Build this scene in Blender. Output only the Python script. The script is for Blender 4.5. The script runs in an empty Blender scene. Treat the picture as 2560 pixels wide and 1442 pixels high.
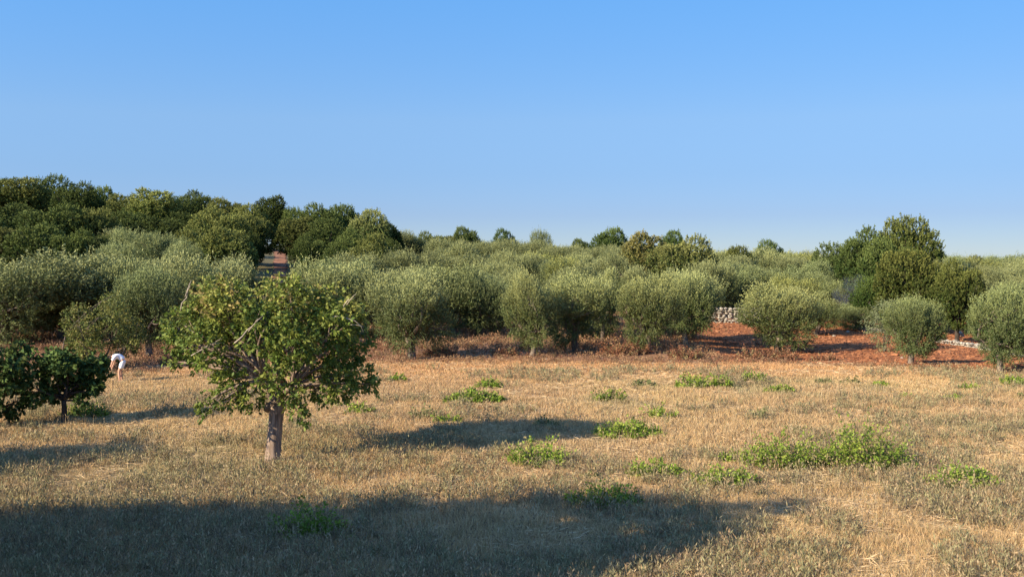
import bpy, math
import numpy as np
from mathutils import Vector

R = math.radians
scene = bpy.context.scene
COL = scene.collection

# ------------------------------------------------------------------ camera
CAM_H = 5.2
cam_d = bpy.data.cameras.new('camera'); cam = bpy.data.objects.new('camera', cam_d); COL.objects.link(cam)
cam.location = (0, 0, CAM_H)
cam.rotation_euler = (R(90 - 1.77), 0, 0)
cam_d.sensor_width = 36; cam_d.lens = 36.0
cam_d.clip_start = 0.1; cam_d.clip_end = 6000
scene.camera = cam

# ------------------------------------------------------------------ sky, sun, exposure
SUN_EL = 25.0
SH = (0.82, 0.57)                     # where shadows point on the ground
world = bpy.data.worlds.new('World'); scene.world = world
world.use_nodes = True
wn = world.node_tree; wn.nodes.clear()
sky = wn.nodes.new('ShaderNodeTexSky'); sky.sky_type = 'NISHITA'; sky.sun_disc = False
sky.sun_elevation = R(SUN_EL); sky.sun_rotation = math.atan2(-SH[0], -SH[1])
sky.altitude = 0; sky.air_density = 0.7; sky.dust_density = 0.0; sky.ozone_density = 6.0
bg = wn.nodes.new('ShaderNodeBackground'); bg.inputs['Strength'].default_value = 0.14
wo = wn.nodes.new('ShaderNodeOutputWorld')
# clear-air sky dimmed near the horizon, evened sideways, brightened overhead as added shade fill
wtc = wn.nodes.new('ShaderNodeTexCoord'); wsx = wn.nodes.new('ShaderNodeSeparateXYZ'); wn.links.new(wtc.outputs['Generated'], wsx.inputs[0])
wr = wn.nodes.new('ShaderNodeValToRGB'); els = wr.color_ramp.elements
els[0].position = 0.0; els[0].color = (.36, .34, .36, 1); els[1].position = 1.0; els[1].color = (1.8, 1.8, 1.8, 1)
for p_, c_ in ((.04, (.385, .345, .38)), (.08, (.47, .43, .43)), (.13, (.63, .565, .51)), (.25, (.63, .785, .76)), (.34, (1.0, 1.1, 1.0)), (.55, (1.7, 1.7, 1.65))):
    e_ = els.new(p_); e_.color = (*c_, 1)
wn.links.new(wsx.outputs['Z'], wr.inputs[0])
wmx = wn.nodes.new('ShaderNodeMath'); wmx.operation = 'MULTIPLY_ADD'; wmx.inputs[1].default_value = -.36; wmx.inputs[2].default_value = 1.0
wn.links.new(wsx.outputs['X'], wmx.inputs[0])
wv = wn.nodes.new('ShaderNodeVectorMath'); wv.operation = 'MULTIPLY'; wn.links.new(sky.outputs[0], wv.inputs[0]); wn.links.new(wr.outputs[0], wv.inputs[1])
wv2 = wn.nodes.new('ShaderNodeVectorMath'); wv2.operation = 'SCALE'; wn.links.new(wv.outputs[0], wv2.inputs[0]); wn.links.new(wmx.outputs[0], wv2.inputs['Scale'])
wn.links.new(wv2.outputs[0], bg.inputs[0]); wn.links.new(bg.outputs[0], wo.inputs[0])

sun_d = bpy.data.lights.new('sun', 'SUN'); sun_d.energy = 5.0; sun_d.angle = R(0.53); sun_d.color = (1.0, 0.85, 0.61)
sun = bpy.data.objects.new('sun', sun_d); COL.objects.link(sun)
ce = math.cos(R(SUN_EL)); nrm = math.hypot(*SH)
sun.rotation_euler = Vector((SH[0]/nrm*ce, SH[1]/nrm*ce, -math.sin(R(SUN_EL)))).to_track_quat('-Z', 'Y').to_euler()
sun.location = (-20, -14, 40)

scene.view_settings.view_transform = 'Standard'
scene.view_settings.look = 'None'
scene.view_settings.exposure = 1.0
scene.view_settings.gamma = 1.0
scene.cycles.max_bounces = 6
scene.cycles.diffuse_bounces = 3
scene.cycles.transmission_bounces = 4
scene.cycles.transparent_max_bounces = 4

# ------------------------------------------------------------------ noise and terrain
def vnoise(x, y, seed=0):
    x = np.asarray(x, float); y = np.asarray(y, float)
    xi = np.floor(x).astype(np.int64); yi = np.floor(y).astype(np.int64)
    fx = x - xi; fy = y - yi
    fx = fx*fx*(3-2*fx); fy = fy*fy*(3-2*fy)
    def h(a, b):
        n = (a*374761393 + b*668265263 + seed*1274126177) & 0xffffffff
        n = ((n ^ (n >> 13))*1274126177) & 0xffffffff
        n = n ^ (n >> 16)
        return (n & 0xffff)/65535.0
    return (h(xi, yi)*(1-fx)+h(xi+1, yi)*fx)*(1-fy) + (h(xi, yi+1)*(1-fx)+h(xi+1, yi+1)*fx)*fy

def fbm(x, y, seed=0, o=3):
    s = 0; a = .5; t = 0
    for k in range(o):
        s = s + a*vnoise(x*2**k, y*2**k, seed+k*17); t += a; a *= .5
    return s/t

def sstep(a, b, t):
    t = np.clip((np.asarray(t, float)-a)/(b-a), 0, 1); return t*t*(3-2*t)

def terrain(x, y):
    x = np.asarray(x, float); y = np.asarray(y, float)
    H = np.interp(x, [-400, -110, -75, -45, -25, -12, 0, 27, 53, 95, 300], [9.5, 9.5, 8.8, 7.0, 5.0, 3.5, 2.7, 1.7, .6, .3, 0])
    h = H*sstep(65, 150, y)
    h = h - .35*sstep(10, 15, x)*sstep(50, 54, y)*(1-sstep(70, 90, y))      # the ploughed field lies a little lower
    h = h + .10*(fbm(x/7, y/7, 5)-.5) + .05*(fbm(x/1.7, y/1.7, 9, 2)-.5)
    h = h - 8*sstep(230, 700, y)
    return h

def tz(x, y): return float(terrain(x, y))

F = 2560.0
PITCH = R(1.77)
def ray(px, py):
    u = (px-1280)/F; v = (721-py)/F
    d = Vector((u, math.cos(PITCH)+v*math.sin(PITCH), v*math.cos(PITCH)-math.sin(PITCH)))
    return d
def at(px, py):
    """the place on the ground that a pixel of the photograph looks at"""
    d = ray(px, py); t = 10.0
    while t < 400:
        z = CAM_H + d.z*t
        if z <= tz(d.x*t, d.y*t): break
        t += .1
    return d.x*t, d.y*t
def up(px, py, D):
    """the point seen at a pixel, at forward distance D"""
    d = ray(px, py); t = D/d.y
    return Vector((d.x*t, D, CAM_H+d.z*t))

# ------------------------------------------------------------------ materials
def new_mat(name):
    m = bpy.data.materials.new(name); m.use_nodes = True
    nt = m.node_tree; nt.nodes.clear()
    return m, nt, nt.nodes, nt.links

def foliage_mat(name, rough=.55, trans=.28, spec=.3, var=.25, back=None):
    m, nt, N, L = new_mat(name)
    out = N.new('ShaderNodeOutputMaterial')
    at_ = N.new('ShaderNodeAttribute'); at_.attribute_name = 'Col'
    oi = N.new('ShaderNodeObjectInfo')
    mul = N.new('ShaderNodeMix'); mul.data_type = 'RGBA'; mul.blend_type = 'MULTIPLY'; mul.inputs[0].default_value = 1
    L.new(at_.outputs['Color'], mul.inputs[6]); L.new(oi.outputs['Color'], mul.inputs[7])
    hs = N.new('ShaderNodeHueSaturation')
    mr = N.new('ShaderNodeMapRange'); mr.inputs[3].default_value = 1-var; mr.inputs[4].default_value = 1+var
    L.new(oi.outputs['Random'], mr.inputs[0]); L.new(mr.outputs[0], hs.inputs['Value'])
    L.new(mul.outputs[2], hs.inputs['Color'])
    col = hs.outputs[0]
    if back:
        g = N.new('ShaderNodeNewGeometry'); mb = N.new('ShaderNodeMix'); mb.data_type = 'RGBA'
        mb.inputs[7].default_value = (*back, 1)
        f = N.new('ShaderNodeMath'); f.operation = 'MULTIPLY'; f.inputs[1].default_value = .55
        L.new(g.outputs['Backfacing'], f.inputs[0]); L.new(f.outputs[0], mb.inputs[0]); L.new(col, mb.inputs[6]); col = mb.outputs[2]
    p = N.new('ShaderNodeBsdfPrincipled'); p.inputs['Roughness'].default_value = rough
    p.inputs['Specular IOR Level'].default_value = spec
    tr = N.new('ShaderNodeBsdfTranslucent')
    L.new(col, p.inputs['Base Color']); L.new(col, tr.inputs[0])
    mx = N.new('ShaderNodeMixShader'); mx.inputs[0].default_value = trans
    L.new(p.outputs[0], mx.inputs[1]); L.new(tr.outputs[0], mx.inputs[2]); L.new(mx.outputs[0], out.inputs[0])
    return m

def noise_mat(name, c1, c2, scale=8, detail=6, rough=.95, bump=.3, c3=None, stretch=(1, 1, 1), bdist=.03):
    m, nt, N, L = new_mat(name)
    out = N.new('ShaderNodeOutputMaterial'); p = N.new('ShaderNodeBsdfPrincipled')
    p.inputs['Roughness'].default_value = rough; p.inputs['Specular IOR Level'].default_value = .15
    tc = N.new('ShaderNodeTexCoord'); mp = N.new('ShaderNodeMapping'); mp.inputs['Scale'].default_value = stretch
    L.new(tc.outputs['Object'], mp.inputs[0])
    n = N.new('ShaderNodeTexNoise'); n.inputs['Scale'].default_value = scale; n.inputs['Detail'].default_value = detail
    L.new(mp.outputs[0], n.inputs[0])
    cr = N.new('ShaderNodeValToRGB'); cr.color_ramp.elements[0].color = (*c1, 1); cr.color_ramp.elements[1].color = (*c2, 1)
    cr.color_ramp.elements[0].position = .32; cr.color_ramp.elements[1].position = .68
    if c3:
        e = cr.color_ramp.elements.new(.5); e.color = (*c3, 1)
    L.new(n.outputs[0], cr.inputs[0]); L.new(cr.outputs[0], p.inputs['Base Color'])
    if bump:
        b = N.new('ShaderNodeBump'); b.inputs['Strength'].default_value = bump; b.inputs['Distance'].default_value = bdist
        L.new(n.outputs[0], b.inputs['Height']); L.new(b.outputs[0], p.inputs['Normal'])
    L.new(p.outputs[0], out.inputs[0])
    return m

M_OLIVE = foliage_mat('olive_leaf', .65, .16, .18, .16, back=(.19, .215, .095))
M_OAK = foliage_mat('oak_leaf', .75, .15, .12, .12)
M_PEAR = foliage_mat('pear_leaf', .6, .28, .2, .0)
M_FIG = foliage_mat('fig_leaf', .75, .12, .1, .0)
M_SHRUB = foliage_mat('shrub_leaf', .65, .32, .15, .12)
M_GRASS = foliage_mat('dry_grass_blade', .75, .25, .15, .0)
M_BARK = noise_mat('olive_bark', (.07, .055, .045), (.24, .19, .15), 9, 8, .95, .7, None, (1, 1, .25))
M_BARKG = noise_mat('grey_ridged_bark', (.13, .095, .075), (.36, .27, .21), 9, 8, .95, .6, (.24, .175, .135), (2.2, 2.2, .3), .03)
M_BARKD = noise_mat('dark_bark', (.03, .025, .02), (.09, .07, .055), 10, 6, .95, .6, None, (1, 1, .3))
M_SOIL = noise_mat('red_ploughed_soil', (.14, .048, .02), (.38, .155, .062), .9, 12, 1, 1.0, (.25, .09, .034), (1, 2.2, 1), .12)
M_CLOD = noise_mat('red_clod', (.15, .053, .022), (.38, .165, .075), 1.7, 4, 1, .3)
M_PATH = noise_mat('reddish_path_soil', (.20, .085, .045), (.42, .21, .12), 1.2, 8, 1, .6)
M_STONE = noise_mat('pale_limestone', (.17, .145, .11), (.50, .44, .35), 3.2, 6, .95, .5)

def ground_mat():
    m, nt, N, L = new_mat('dry_field_ground')
    out = N.new('ShaderNodeOutputMaterial'); p = N.new('ShaderNodeBsdfPrincipled')
    p.inputs['Roughness'].default_value = 1; p.inputs['Specular IOR Level'].default_value = .1
    a = N.new('ShaderNodeAttribute'); a.attribute_name = 'Col'
    tc = N.new('ShaderNodeTexCoord')
    n = N.new('ShaderNodeTexNoise'); n.inputs['Scale'].default_value = 6; n.inputs['Detail'].default_value = 10; n.inputs['Roughness'].default_value = .7
    L.new(tc.outputs['Object'], n.inputs[0])
    mr = N.new('ShaderNodeMapRange'); mr.inputs[1].default_value = .3; mr.inputs[2].default_value = .7
    mr.inputs[3].default_value = .55; mr.inputs[4].default_value = 1.35
    L.new(n.outputs[0], mr.inputs[0])
    v = N.new('ShaderNodeVectorMath'); v.operation = 'SCALE'
    L.new(a.outputs['Color'], v.inputs[0]); L.new(mr.outputs[0], v.inputs['Scale']); L.new(v.outputs[0], p.inputs['Base Color'])
    b = N.new('ShaderNodeBump'); b.inputs['Strength'].default_value = .8; b.inputs['Distance'].default_value = .06
    L.new(n.outputs[0], b.inputs['Height']); L.new(b.outputs[0], p.inputs['Normal'])
    L.new(p.outputs[0], out.inputs[0])
    return m
M_GROUND = ground_mat()

def flat_mat(name, c, rough=.8, n=.12):
    return noise_mat(name, tuple(v*(1-n) for v in c), tuple(min(1, v*(1+n)) for v in c), 20, 3, rough, .1)

# ------------------------------------------------------------------ mesh helpers
def mesh_np(name, V, faces_flat, sizes, mat, col=None, smooth=False):
    me = bpy.data.meshes.new(name)
    V = np.ascontiguousarray(V, np.float32); fl = np.ascontiguousarray(faces_flat, np.int32); sizes = np.ascontiguousarray(sizes, np.int32)
    me.vertices.add(len(V)); me.vertices.foreach_set('co', V.ravel())
    me.loops.add(len(fl)); me.loops.foreach_set('vertex_index', fl)
    me.polygons.add(len(sizes))
    st = np.concatenate([[0], np.cumsum(sizes)[:-1]]).astype(np.int32)
    me.polygons.foreach_set('loop_start', st)
    me.polygons.foreach_set('use_smooth', np.full(len(sizes), smooth))
    me.update(calc_edges=True)
    if col is not None:
        ca = me.color_attributes.new('Col', 'FLOAT_COLOR', 'POINT')
        c4 = np.ones((len(V), 4), np.float32); c4[:, :3] = col
        ca.data.foreach_set('color', c4.ravel())
    me.materials.append(mat)
    return me

def nz(v): return v/np.maximum(np.linalg.norm(v, axis=-1, keepdims=True), 1e-9)

def leaf_quads(rng, P, D, L, W, C, fold=0.0):
    n = len(P); D = nz(D)
    side = nz(np.cross(D, rng.normal(size=(n, 3))))
    L = np.broadcast_to(np.asarray(L), (n,))[:, None]; W = np.broadcast_to(np.asarray(W), (n,))[:, None]
    mid = P + D*L*.45
    V = np.stack([P, mid+side*W*.5, P+D*L, mid-side*W*.5], 1).reshape(-1, 3)
    Cc = np.repeat(C, 4, axis=0)
    return V, Cc

def quad_mesh(name, V, C, mat):
    n = len(V)//4
    return mesh_np(name, V, np.arange(n*4), np.full(n, 4), mat, C)

class Tubes:
    def __init__(s): s.V = []; s.F = []; s.S = []; s.n = 0
    def tube(s, pts, rad, sides=8, rng=None, rough=0.0, cap=True):
        pts = np.array(pts, float); k = len(pts)
        T = nz(np.gradient(pts, axis=0))
        ref = np.array([0, 1, 0.]) if abs(T[0, 1]) < .9 else np.array([1., 0, 0])
        A = nz(np.cross(T, ref)); B = np.cross(T, A)
        th = np.linspace(0, 2*np.pi, sides, endpoint=False)
        r = np.array(rad, float)[:, None]*np.ones((k, sides))
        if rng is not None and rough: r = r*(1+rng.normal(size=(k, sides))*rough)
        V = pts[:, None]+A[:, None]*(np.cos(th)[None, :, None]*r[..., None])+B[:, None]*(np.sin(th)[None, :, None]*r[..., None])
        base = s.n
        s.V.append(V.reshape(-1, 3)); s.n += k*sides
        i, j = np.meshgrid(np.arange(k-1), np.arange(sides), indexing='ij')
        j2 = (j+1) % sides
        f = np.stack([base+i*sides+j, base+i*sides+j2, base+(i+1)*sides+j2, base+(i+1)*sides+j], -1).reshape(-1)
        s.F.append(f); s.S.append(np.full((k-1)*sides, 4))
        if cap:
            for e in (0, k-1):
                s.F.append(base+e*sides+(np.arange(sides) if e else np.arange(sides)[::-1])); s.S.append(np.array([sides]))
    def mesh(s, name, mat, smooth=True):
        return mesh_np(name, np.concatenate(s.V), np.concatenate(s.F), np.concatenate(s.S), mat, None, smooth)

def bez(a, b, bend, k=6):
    a = np.array(a, float); b = np.array(b, float); t = np.linspace(0, 1, k)[:, None]
    return a*(1-t)+b*t+np.array(bend)*(4*t*(1-t))

def empty(name, loc, label, cat, group=None, rz=0, scale=(1, 1, 1)):
    o = bpy.data.objects.new(name, None); COL.objects.link(o)
    o.empty_display_size = .3
    o.location = loc; o.rotation_euler = (0, 0, rz); o.scale = scale
    o['label'] = label; o['category'] = cat
    if group: o['group'] = group
    return o
def part(name, me, parent, color=None):
    o = bpy.data.objects.new(name, me); COL.objects.link(o); o.parent = parent
    if color: o.color = (*color, 1)
    return o
def single(name, me, label=None, cat=None, group=None, kind=None, loc=(0, 0, 0), color=None):
    o = bpy.data.objects.new(name, me); COL.objects.link(o); o.location = loc
    if label: o['label'] = label
    if cat: o['category'] = cat
    if group: o['group'] = group
    if kind: o['kind'] = kind
    if color: o.color = (*color, 1)
    return o

# ------------------------------------------------------------------ the setting
def edge_y(x):        # where the straw field ends
    x = np.asarray(x, float)
    return np.where(x > 13, 50.6-.5*(x-13), np.where(x < -12, 50.5+(x+12)*.9, 50.5)) + 1.2*(fbm(x/3, x*0+3, 41, 2)-.5)

def field_color(x, y, rng=None):
    """ground cover colour (linear) at a place"""
    x = np.asarray(x, float); y = np.asarray(y, float)
    n1 = fbm(x/5, y/7, 21)[..., None]; n2 = fbm(x/1.6, y/2.2, 33)[..., None]; n3 = fbm(x/9+7, y/6, 55)[..., None]
    straw = np.array([.54, .375, .178]); pink = np.array([.45, .29, .155]); green = np.array([.33, .285, .15]); red = np.array([.31, .165, .09])
    c = straw*(1-n1)+pink*n1
    g = sstep(.5, .68, n3*.6+n2*.4)
    c = c*(1-g*.6)+green*g*.6
    far = sstep(39, 49, y+2*(n1[..., 0]-.5))[..., None]
    c = c*(1-far)+np.array([.55, .32, .15])*far
    e = sstep(-1.5, 1.5, y-edge_y(x))[..., None]
    c = c*(1-e)+red*e
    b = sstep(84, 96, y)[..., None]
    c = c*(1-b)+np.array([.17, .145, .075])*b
    return c

def grid(name, xs, ys, dz, mat, col=None, mask=None):
    X, Y = np.meshgrid(xs, ys); Z = terrain(X, Y)+dz
    V = np.stack([X, Y, Z], -1).reshape(-1, 3); nx = len(xs); ny = len(ys)
    i, j = np.meshgrid(np.arange(ny-1), np.arange(nx-1), indexing='ij')
    f = np.stack([i*nx+j, i*nx+j+1, (i+1)*nx+j+1, (i+1)*nx+j], -1).reshape(-1, 4)
    if mask is not None:
        cx = (X[:-1, :-1]+X[1:, 1:])/2; cy = (Y[:-1, :-1]+Y[1:, 1:])/2
        f = f[mask(cx, cy).reshape(-1)]
        used = np.unique(f); re = np.full(len(V), -1); re[used] = np.arange(len(used)); V = V[used]; f = re[f]
        X = V[:, 0]; Y = V[:, 1]
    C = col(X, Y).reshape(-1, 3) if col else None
    return mesh_np(name, V, f.reshape(-1), np.full(len(f), 4), mat, C, True)

ax = np.arange(-45, 45.1, .5)
xs = np.concatenate([[-3000, -1200, -500, -250, -150], np.arange(-110, -45, 2.5), ax, np.arange(47.5, 110, 2.5), [150, 250, 500, 1200, 3000]])
ys = np.concatenate([[-300, -60, -20], np.arange(0, 90, .5), np.arange(90, 240, 2.5), [270, 320, 400, 520, 700, 1000, 2000, 4000]])
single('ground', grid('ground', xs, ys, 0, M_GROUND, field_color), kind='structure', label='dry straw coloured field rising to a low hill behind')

def soil_mask(x, y):
    n = 1.4*(fbm(x/1.3, y/1.3, 77)-.5)
    return (y > edge_y(x)+.3+n) & (x > 10.8+n*1.5+.0*(y)) & (y < 83) & (x < 48)
single('red_soil', grid('red_soil', np.arange(9, 48, .3), np.arange(32, 84, .3), .03, M_SOIL, None, soil_mask), kind='structure', label='bare red ploughed soil between the olives on the right')

def path_mask(x, y):
    c = -0.2265*y
    return np.abs(x-c) < .8+.4*(fbm(x, y/2, 3)-.5)
single('dirt_path', grid('dirt_path', np.arange(-42, -20, .3), np.arange(62, 160, .4), .05, M_PATH, None, path_mask), kind='structure', label='reddish dirt track climbing the hill between the trees')

# clods lying on the red soil
def blob_template():
    import bmesh
    bm = bmesh.new(); bmesh.ops.create_icosphere(bm, subdivisions=1, radius=1)
    v = np.array([p.co[:] for p in bm.verts]); f = np.array([[q.index for q in g.verts] for g in bm.faces]); bm.free()
    return v, f
BV, BF = blob_template()
def blobs(rng, P, size, squash=.6, jit=.25):
    n = len(P); k = len(BV)
    S = size[:, None]*np.stack([rng.uniform(.7, 1.4, n), rng.uniform(.7, 1.2, n), rng.uniform(.7, 1.1, n)*squash], -1)
    V = BV[None]*(1+rng.normal(size=(n, k, 1))*jit)*S[:, None]
    a = rng.uniform(0, 6.28, n); ca, sa = np.cos(a)[:, None], np.sin(a)[:, None]
    V = np.stack([V[..., 0]*ca-V[..., 1]*sa, V[..., 0]*sa+V[..., 1]*ca, V[..., 2]], -1)+P[:, None]
    Fc = (BF[None]+np.arange(n)[:, None, None]*k).reshape(-1)
    return V.reshape(-1, 3), Fc, np.full(n*len(BF), 3)

rng = np.random.default_rng(11)
n = 26000
x = rng.uniform(10, 44, n); y = 45+(rng.uniform(0, 1, n)**1.3)*36
k = soil_mask(x, y) & (np.abs(x) < .52*y+2); x, y = x[k], y[k]
P = np.stack([x, y, terrain(x, y)+.035], -1)
V, Fc, S = blobs(rng, P, rng.gamma(2.2, .022, len(x))+.015, .55)
single('soil_clods', mesh_np('soil_clods', V, Fc, S, M_CLOD), kind='stuff', label='clods of red earth strewn over the ploughed soil', cat='clods')

# ------------------------------------------------------------------ grass and dry weeds
def tri_blades(rng, x, y, h, w, C, lean=.45, dz=0, tipc=1.15):
    n = len(x); z = terrain(x, y)+dz
    a = rng.uniform(0, 6.28, n); ln = rng.normal(size=(n, 2))*lean
    P = np.stack([x, y, z], -1)
    s = np.stack([np.cos(a), np.sin(a), np.zeros(n)], -1)*(w[:, None]*.5)
    tip = P+np.stack([ln[:, 0]*h, ln[:, 1]*h, h], -1)
    V = np.stack([P-s, P+s, tip], 1).reshape(-1, 3)
    Cc = np.stack([C*.92, C*.92, np.clip(C*tipc, 0, .8)], 1).reshape(-1, 3)
    return V, Cc

def cone_pts(rng, n, y0, y1, p=-1.0, lim=.5, extra=1.2):
    # density per area falls off with distance
    yy = np.linspace(y0, y1, 400); w = (lim*yy+extra)*yy**p; cw = np.cumsum(w); cw /= cw[-1]
    y = np.interp(rng.uniform(0, 1, n), cw, yy)
    x = rng.uniform(-1, 1, n)*(lim*y+extra)
    return x, y

rng = np.random.default_rng(5)
VV, CC = [], []
# main straw layer: uneven tufts
x, y = cone_pts(rng, 900000, 15.2, 54, -1.3)
x += rng.normal(size=len(x))*.05; y += rng.normal(size=len(x))*.05
keep = (y < edge_y(x)+.6+rng.normal(size=len(x))*.5)
x, y = x[keep], y[keep]
tuft = fbm(x/.45, y/.5, 91, 2)
keep = rng.uniform(0, 1, len(x)) < .35+.9*tuft
x, y, tuft = x[keep], y[keep], tuft[keep]
C = field_color(x, y)
C = C*(rng.uniform(.62, 1.4, len(x))[:, None])
k = rng.uniform(0, 1, len(x)); C[k < .10] = C[k < .10]*np.array([.55, .72, .62]); C[(k > .94)] = C[k > .94]*np.array([1.35, 1.4, 1.5])
dens = sstep(0, 1, fbm(x/3, y/3, 71))
h = (.05+.17*tuft*rng.uniform(.4, 1.3, len(x)))*(.7+.7*dens)*(1-.4*sstep(38, 48, y))
w = .006+.00045*y*rng.uniform(.6, 1.4, len(x))
V, Cc = tri_blades(rng, x, y, h, w, C, .55); VV.append(V); CC.append(Cc)
V = np.concatenate(VV); C = np.concatenate(CC)
single('grass', mesh_np('grass', V, np.arange(len(V)), np.full(len(V)//3, 3), M_GRASS, C), kind='stuff', label='short dry straw grass covering the field', cat='grass')

# grey-green branching weeds in patches (their heads fray the edges of the shadows)
def weeds(name, rng, x, y, hmin, hmax, cols, label, cat, mat=M_GRASS, per=16, spread=.5, lw=.010):
    n = len(x); z = terrain(x, y)
    H = rng.uniform(hmin, hmax, n)
    base = np.stack([x, y, z], -1)
    X = np.repeat(base, per, 0); HH = np.repeat(H, per)
    t = rng.uniform(.15, 1, n*per)
    off = rng.normal(size=(n*per, 2))*spread*(HH*t)[:, None]*.6
    P = X+np.stack([off[:, 0], off[:, 1], HH*t*rng.uniform(.8, 1.1, n*per)], -1)
    D = nz(np.stack([off[:, 0], off[:, 1], .12+HH*.5], -1)+rng.normal(size=(n*per, 3))*.12)
    ci = rng.integers(0, len(cols), n); C = np.repeat(np.array(cols)[ci], per, 0)*rng.uniform(.7, 1.3, (n*per, 1))
    L = HH*rng.uniform(.18, .4, n*per); W = lw*rng.uniform(.7, 1.8, n*per)*(1+np.repeat(y, per)/40)
    V1, C1 = leaf_quads(rng, P, D, L, W, C)
    # stems
    k = 3
    X = np.repeat(base, k, 0); HH = np.repeat(H, k); o = rng.normal(size=(n*k, 2))*.35
    D = nz(np.stack([o[:, 0], o[:, 1], np.ones(n*k)], -1))
    V2, C2 = leaf_quads(rng, X, D, HH, .008+.00025*np.repeat(y, k), np.repeat(np.array(cols)[ci], k, 0)*.8)
    return single(name, quad_mesh(name, np.concatenate([V1, V2]), np.concatenate([C1, C2]), mat), label, cat, kind='stuff')

# trampled straw lying flat, and tall pale seed stalks
rng = np.random.default_rng(18)
x, y = cone_pts(rng, 90000, 15.2, 50, -1.4); k = fbm(x/2.1, y/1.4, 61) > .52; x, y = x[k], y[k]; n = len(x)
a = rng.uniform(0, 6.28, n); P = np.stack([x, y, terrain(x, y)+rng.uniform(.03, .10, n)], -1)
V1, C1 = leaf_quads(rng, P, np.stack([np.cos(a), np.sin(a)*.6, rng.normal(size=n)*.15], -1), rng.uniform(.12, .34, n), .010+.0003*y, np.array([[.60, .44, .25]])*rng.uniform(.6, 1.25, (n, 1)))
x, y = cone_pts(rng, 9000, 15.2, 40, -1.5); k = fbm(x/4, y/3, 66) > .45; x, y = x[k], y[k]; n = len(x)
P = np.stack([x, y, terrain(x, y)], -1); D = nz(np.stack([rng.normal(size=n)*.2, rng.normal(size=n)*.2, np.ones(n)], -1)); L = rng.uniform(.25, .5, n)
c = np.where(rng.uniform(size=(n, 1)) < .5, [[.50, .38, .22]], [[.24, .18, .11]])
V2, C2 = leaf_quads(rng, P, D, L, .006+.0002*y, c)
V3, C3 = leaf_quads(rng, P+D*L[:, None]*.9, D+rng.normal(size=(n, 3))*.3, .07, .028, c*.8)
V4, C4 = leaf_quads(rng, P+D*L[:, None]*.75, D+rng.normal(size=(n, 3))*.7, .06, .022, c*.8)
single('straw_litter', quad_mesh('straw_litter', np.concatenate([V1, V2, V3, V4]), np.concatenate([C1, C2, C3, C4]), M_GRASS), 'flattened pale straw and tall dry seed stalks in the field', 'straw', kind='stuff')
rng = np.random.default_rng(8)
x, y = cone_pts(rng, 26000, 15.5, 47, -1.4)
m = fbm(x/3.2, y/2.6, 55)*.7+fbm(x/.9, y/.9, 13)*.4
thr = np.where(y < 27, .50, .60)
k = m > thr; x, y = x[k], y[k]
weeds('dry_weeds', rng, x, y, .14, .36, [(.30, .26, .13), (.34, .28, .15), (.25, .235, .12), (.37, .26, .145), (.21, .165, .10)], 'grey green dry weeds with branching heads scattered through the field', 'weeds')

# brown undergrowth beneath and between the olive trees
rng = np.random.default_rng(9)
x, y = cone_pts(rng, 30000, 42, 78, -1.0)
e = edge_y(x)
k = (y > e-.6+rng.normal(size=len(x))*.8) & ~((x > 11) & (y > e+.8) & (rng.uniform(0, 1, len(x)) < .985)) & (fbm(x/1.5, y/1.5, 31) > .30)
x, y = x[k], y[k]
weeds('undergrowth', rng, x, y, .08, np.where(y < 55, .26, .5), [(.29, .165, .09), (.36, .21, .115), (.23, .135, .08), (.42, .27, .14), (.20, .14, .075), (.24, .11, .065)], 'rust brown dry undergrowth below the olive trees', 'undergrowth', per=14, spread=.7, lw=.014)

# ------------------------------------------------------------------ tree builders
def lobes_random(rng, n, a, c, cz, rmin=.34, rmax=.5, inner=.6, boxy=False):
    d = nz(rng.normal(size=(n*3, 3)))
    # keep spread apart
    sel = [0]
    while len(sel) < n:
        m = np.min(np.linalg.norm(d[:, None]-d[sel][None], axis=-1), 1); sel.append(int(np.argmax(m*(1+.2*rng.uniform(size=len(m))))))
    d = d[sel]
    if boxy: d = d/(np.sum(np.abs(d)**3.2, 1, keepdims=True)**(1/3.2))*.95
    C = d*np.array([a, a, c])*inner*(rng.uniform(.68, 1.2, (n, 1)) if boxy else rng.uniform(.8, 1.1, (n, 1))); C[:, 2] += cz
    r = rng.uniform(rmin, rmax, n)*min(a, c*1.15)
    return C, r

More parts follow.
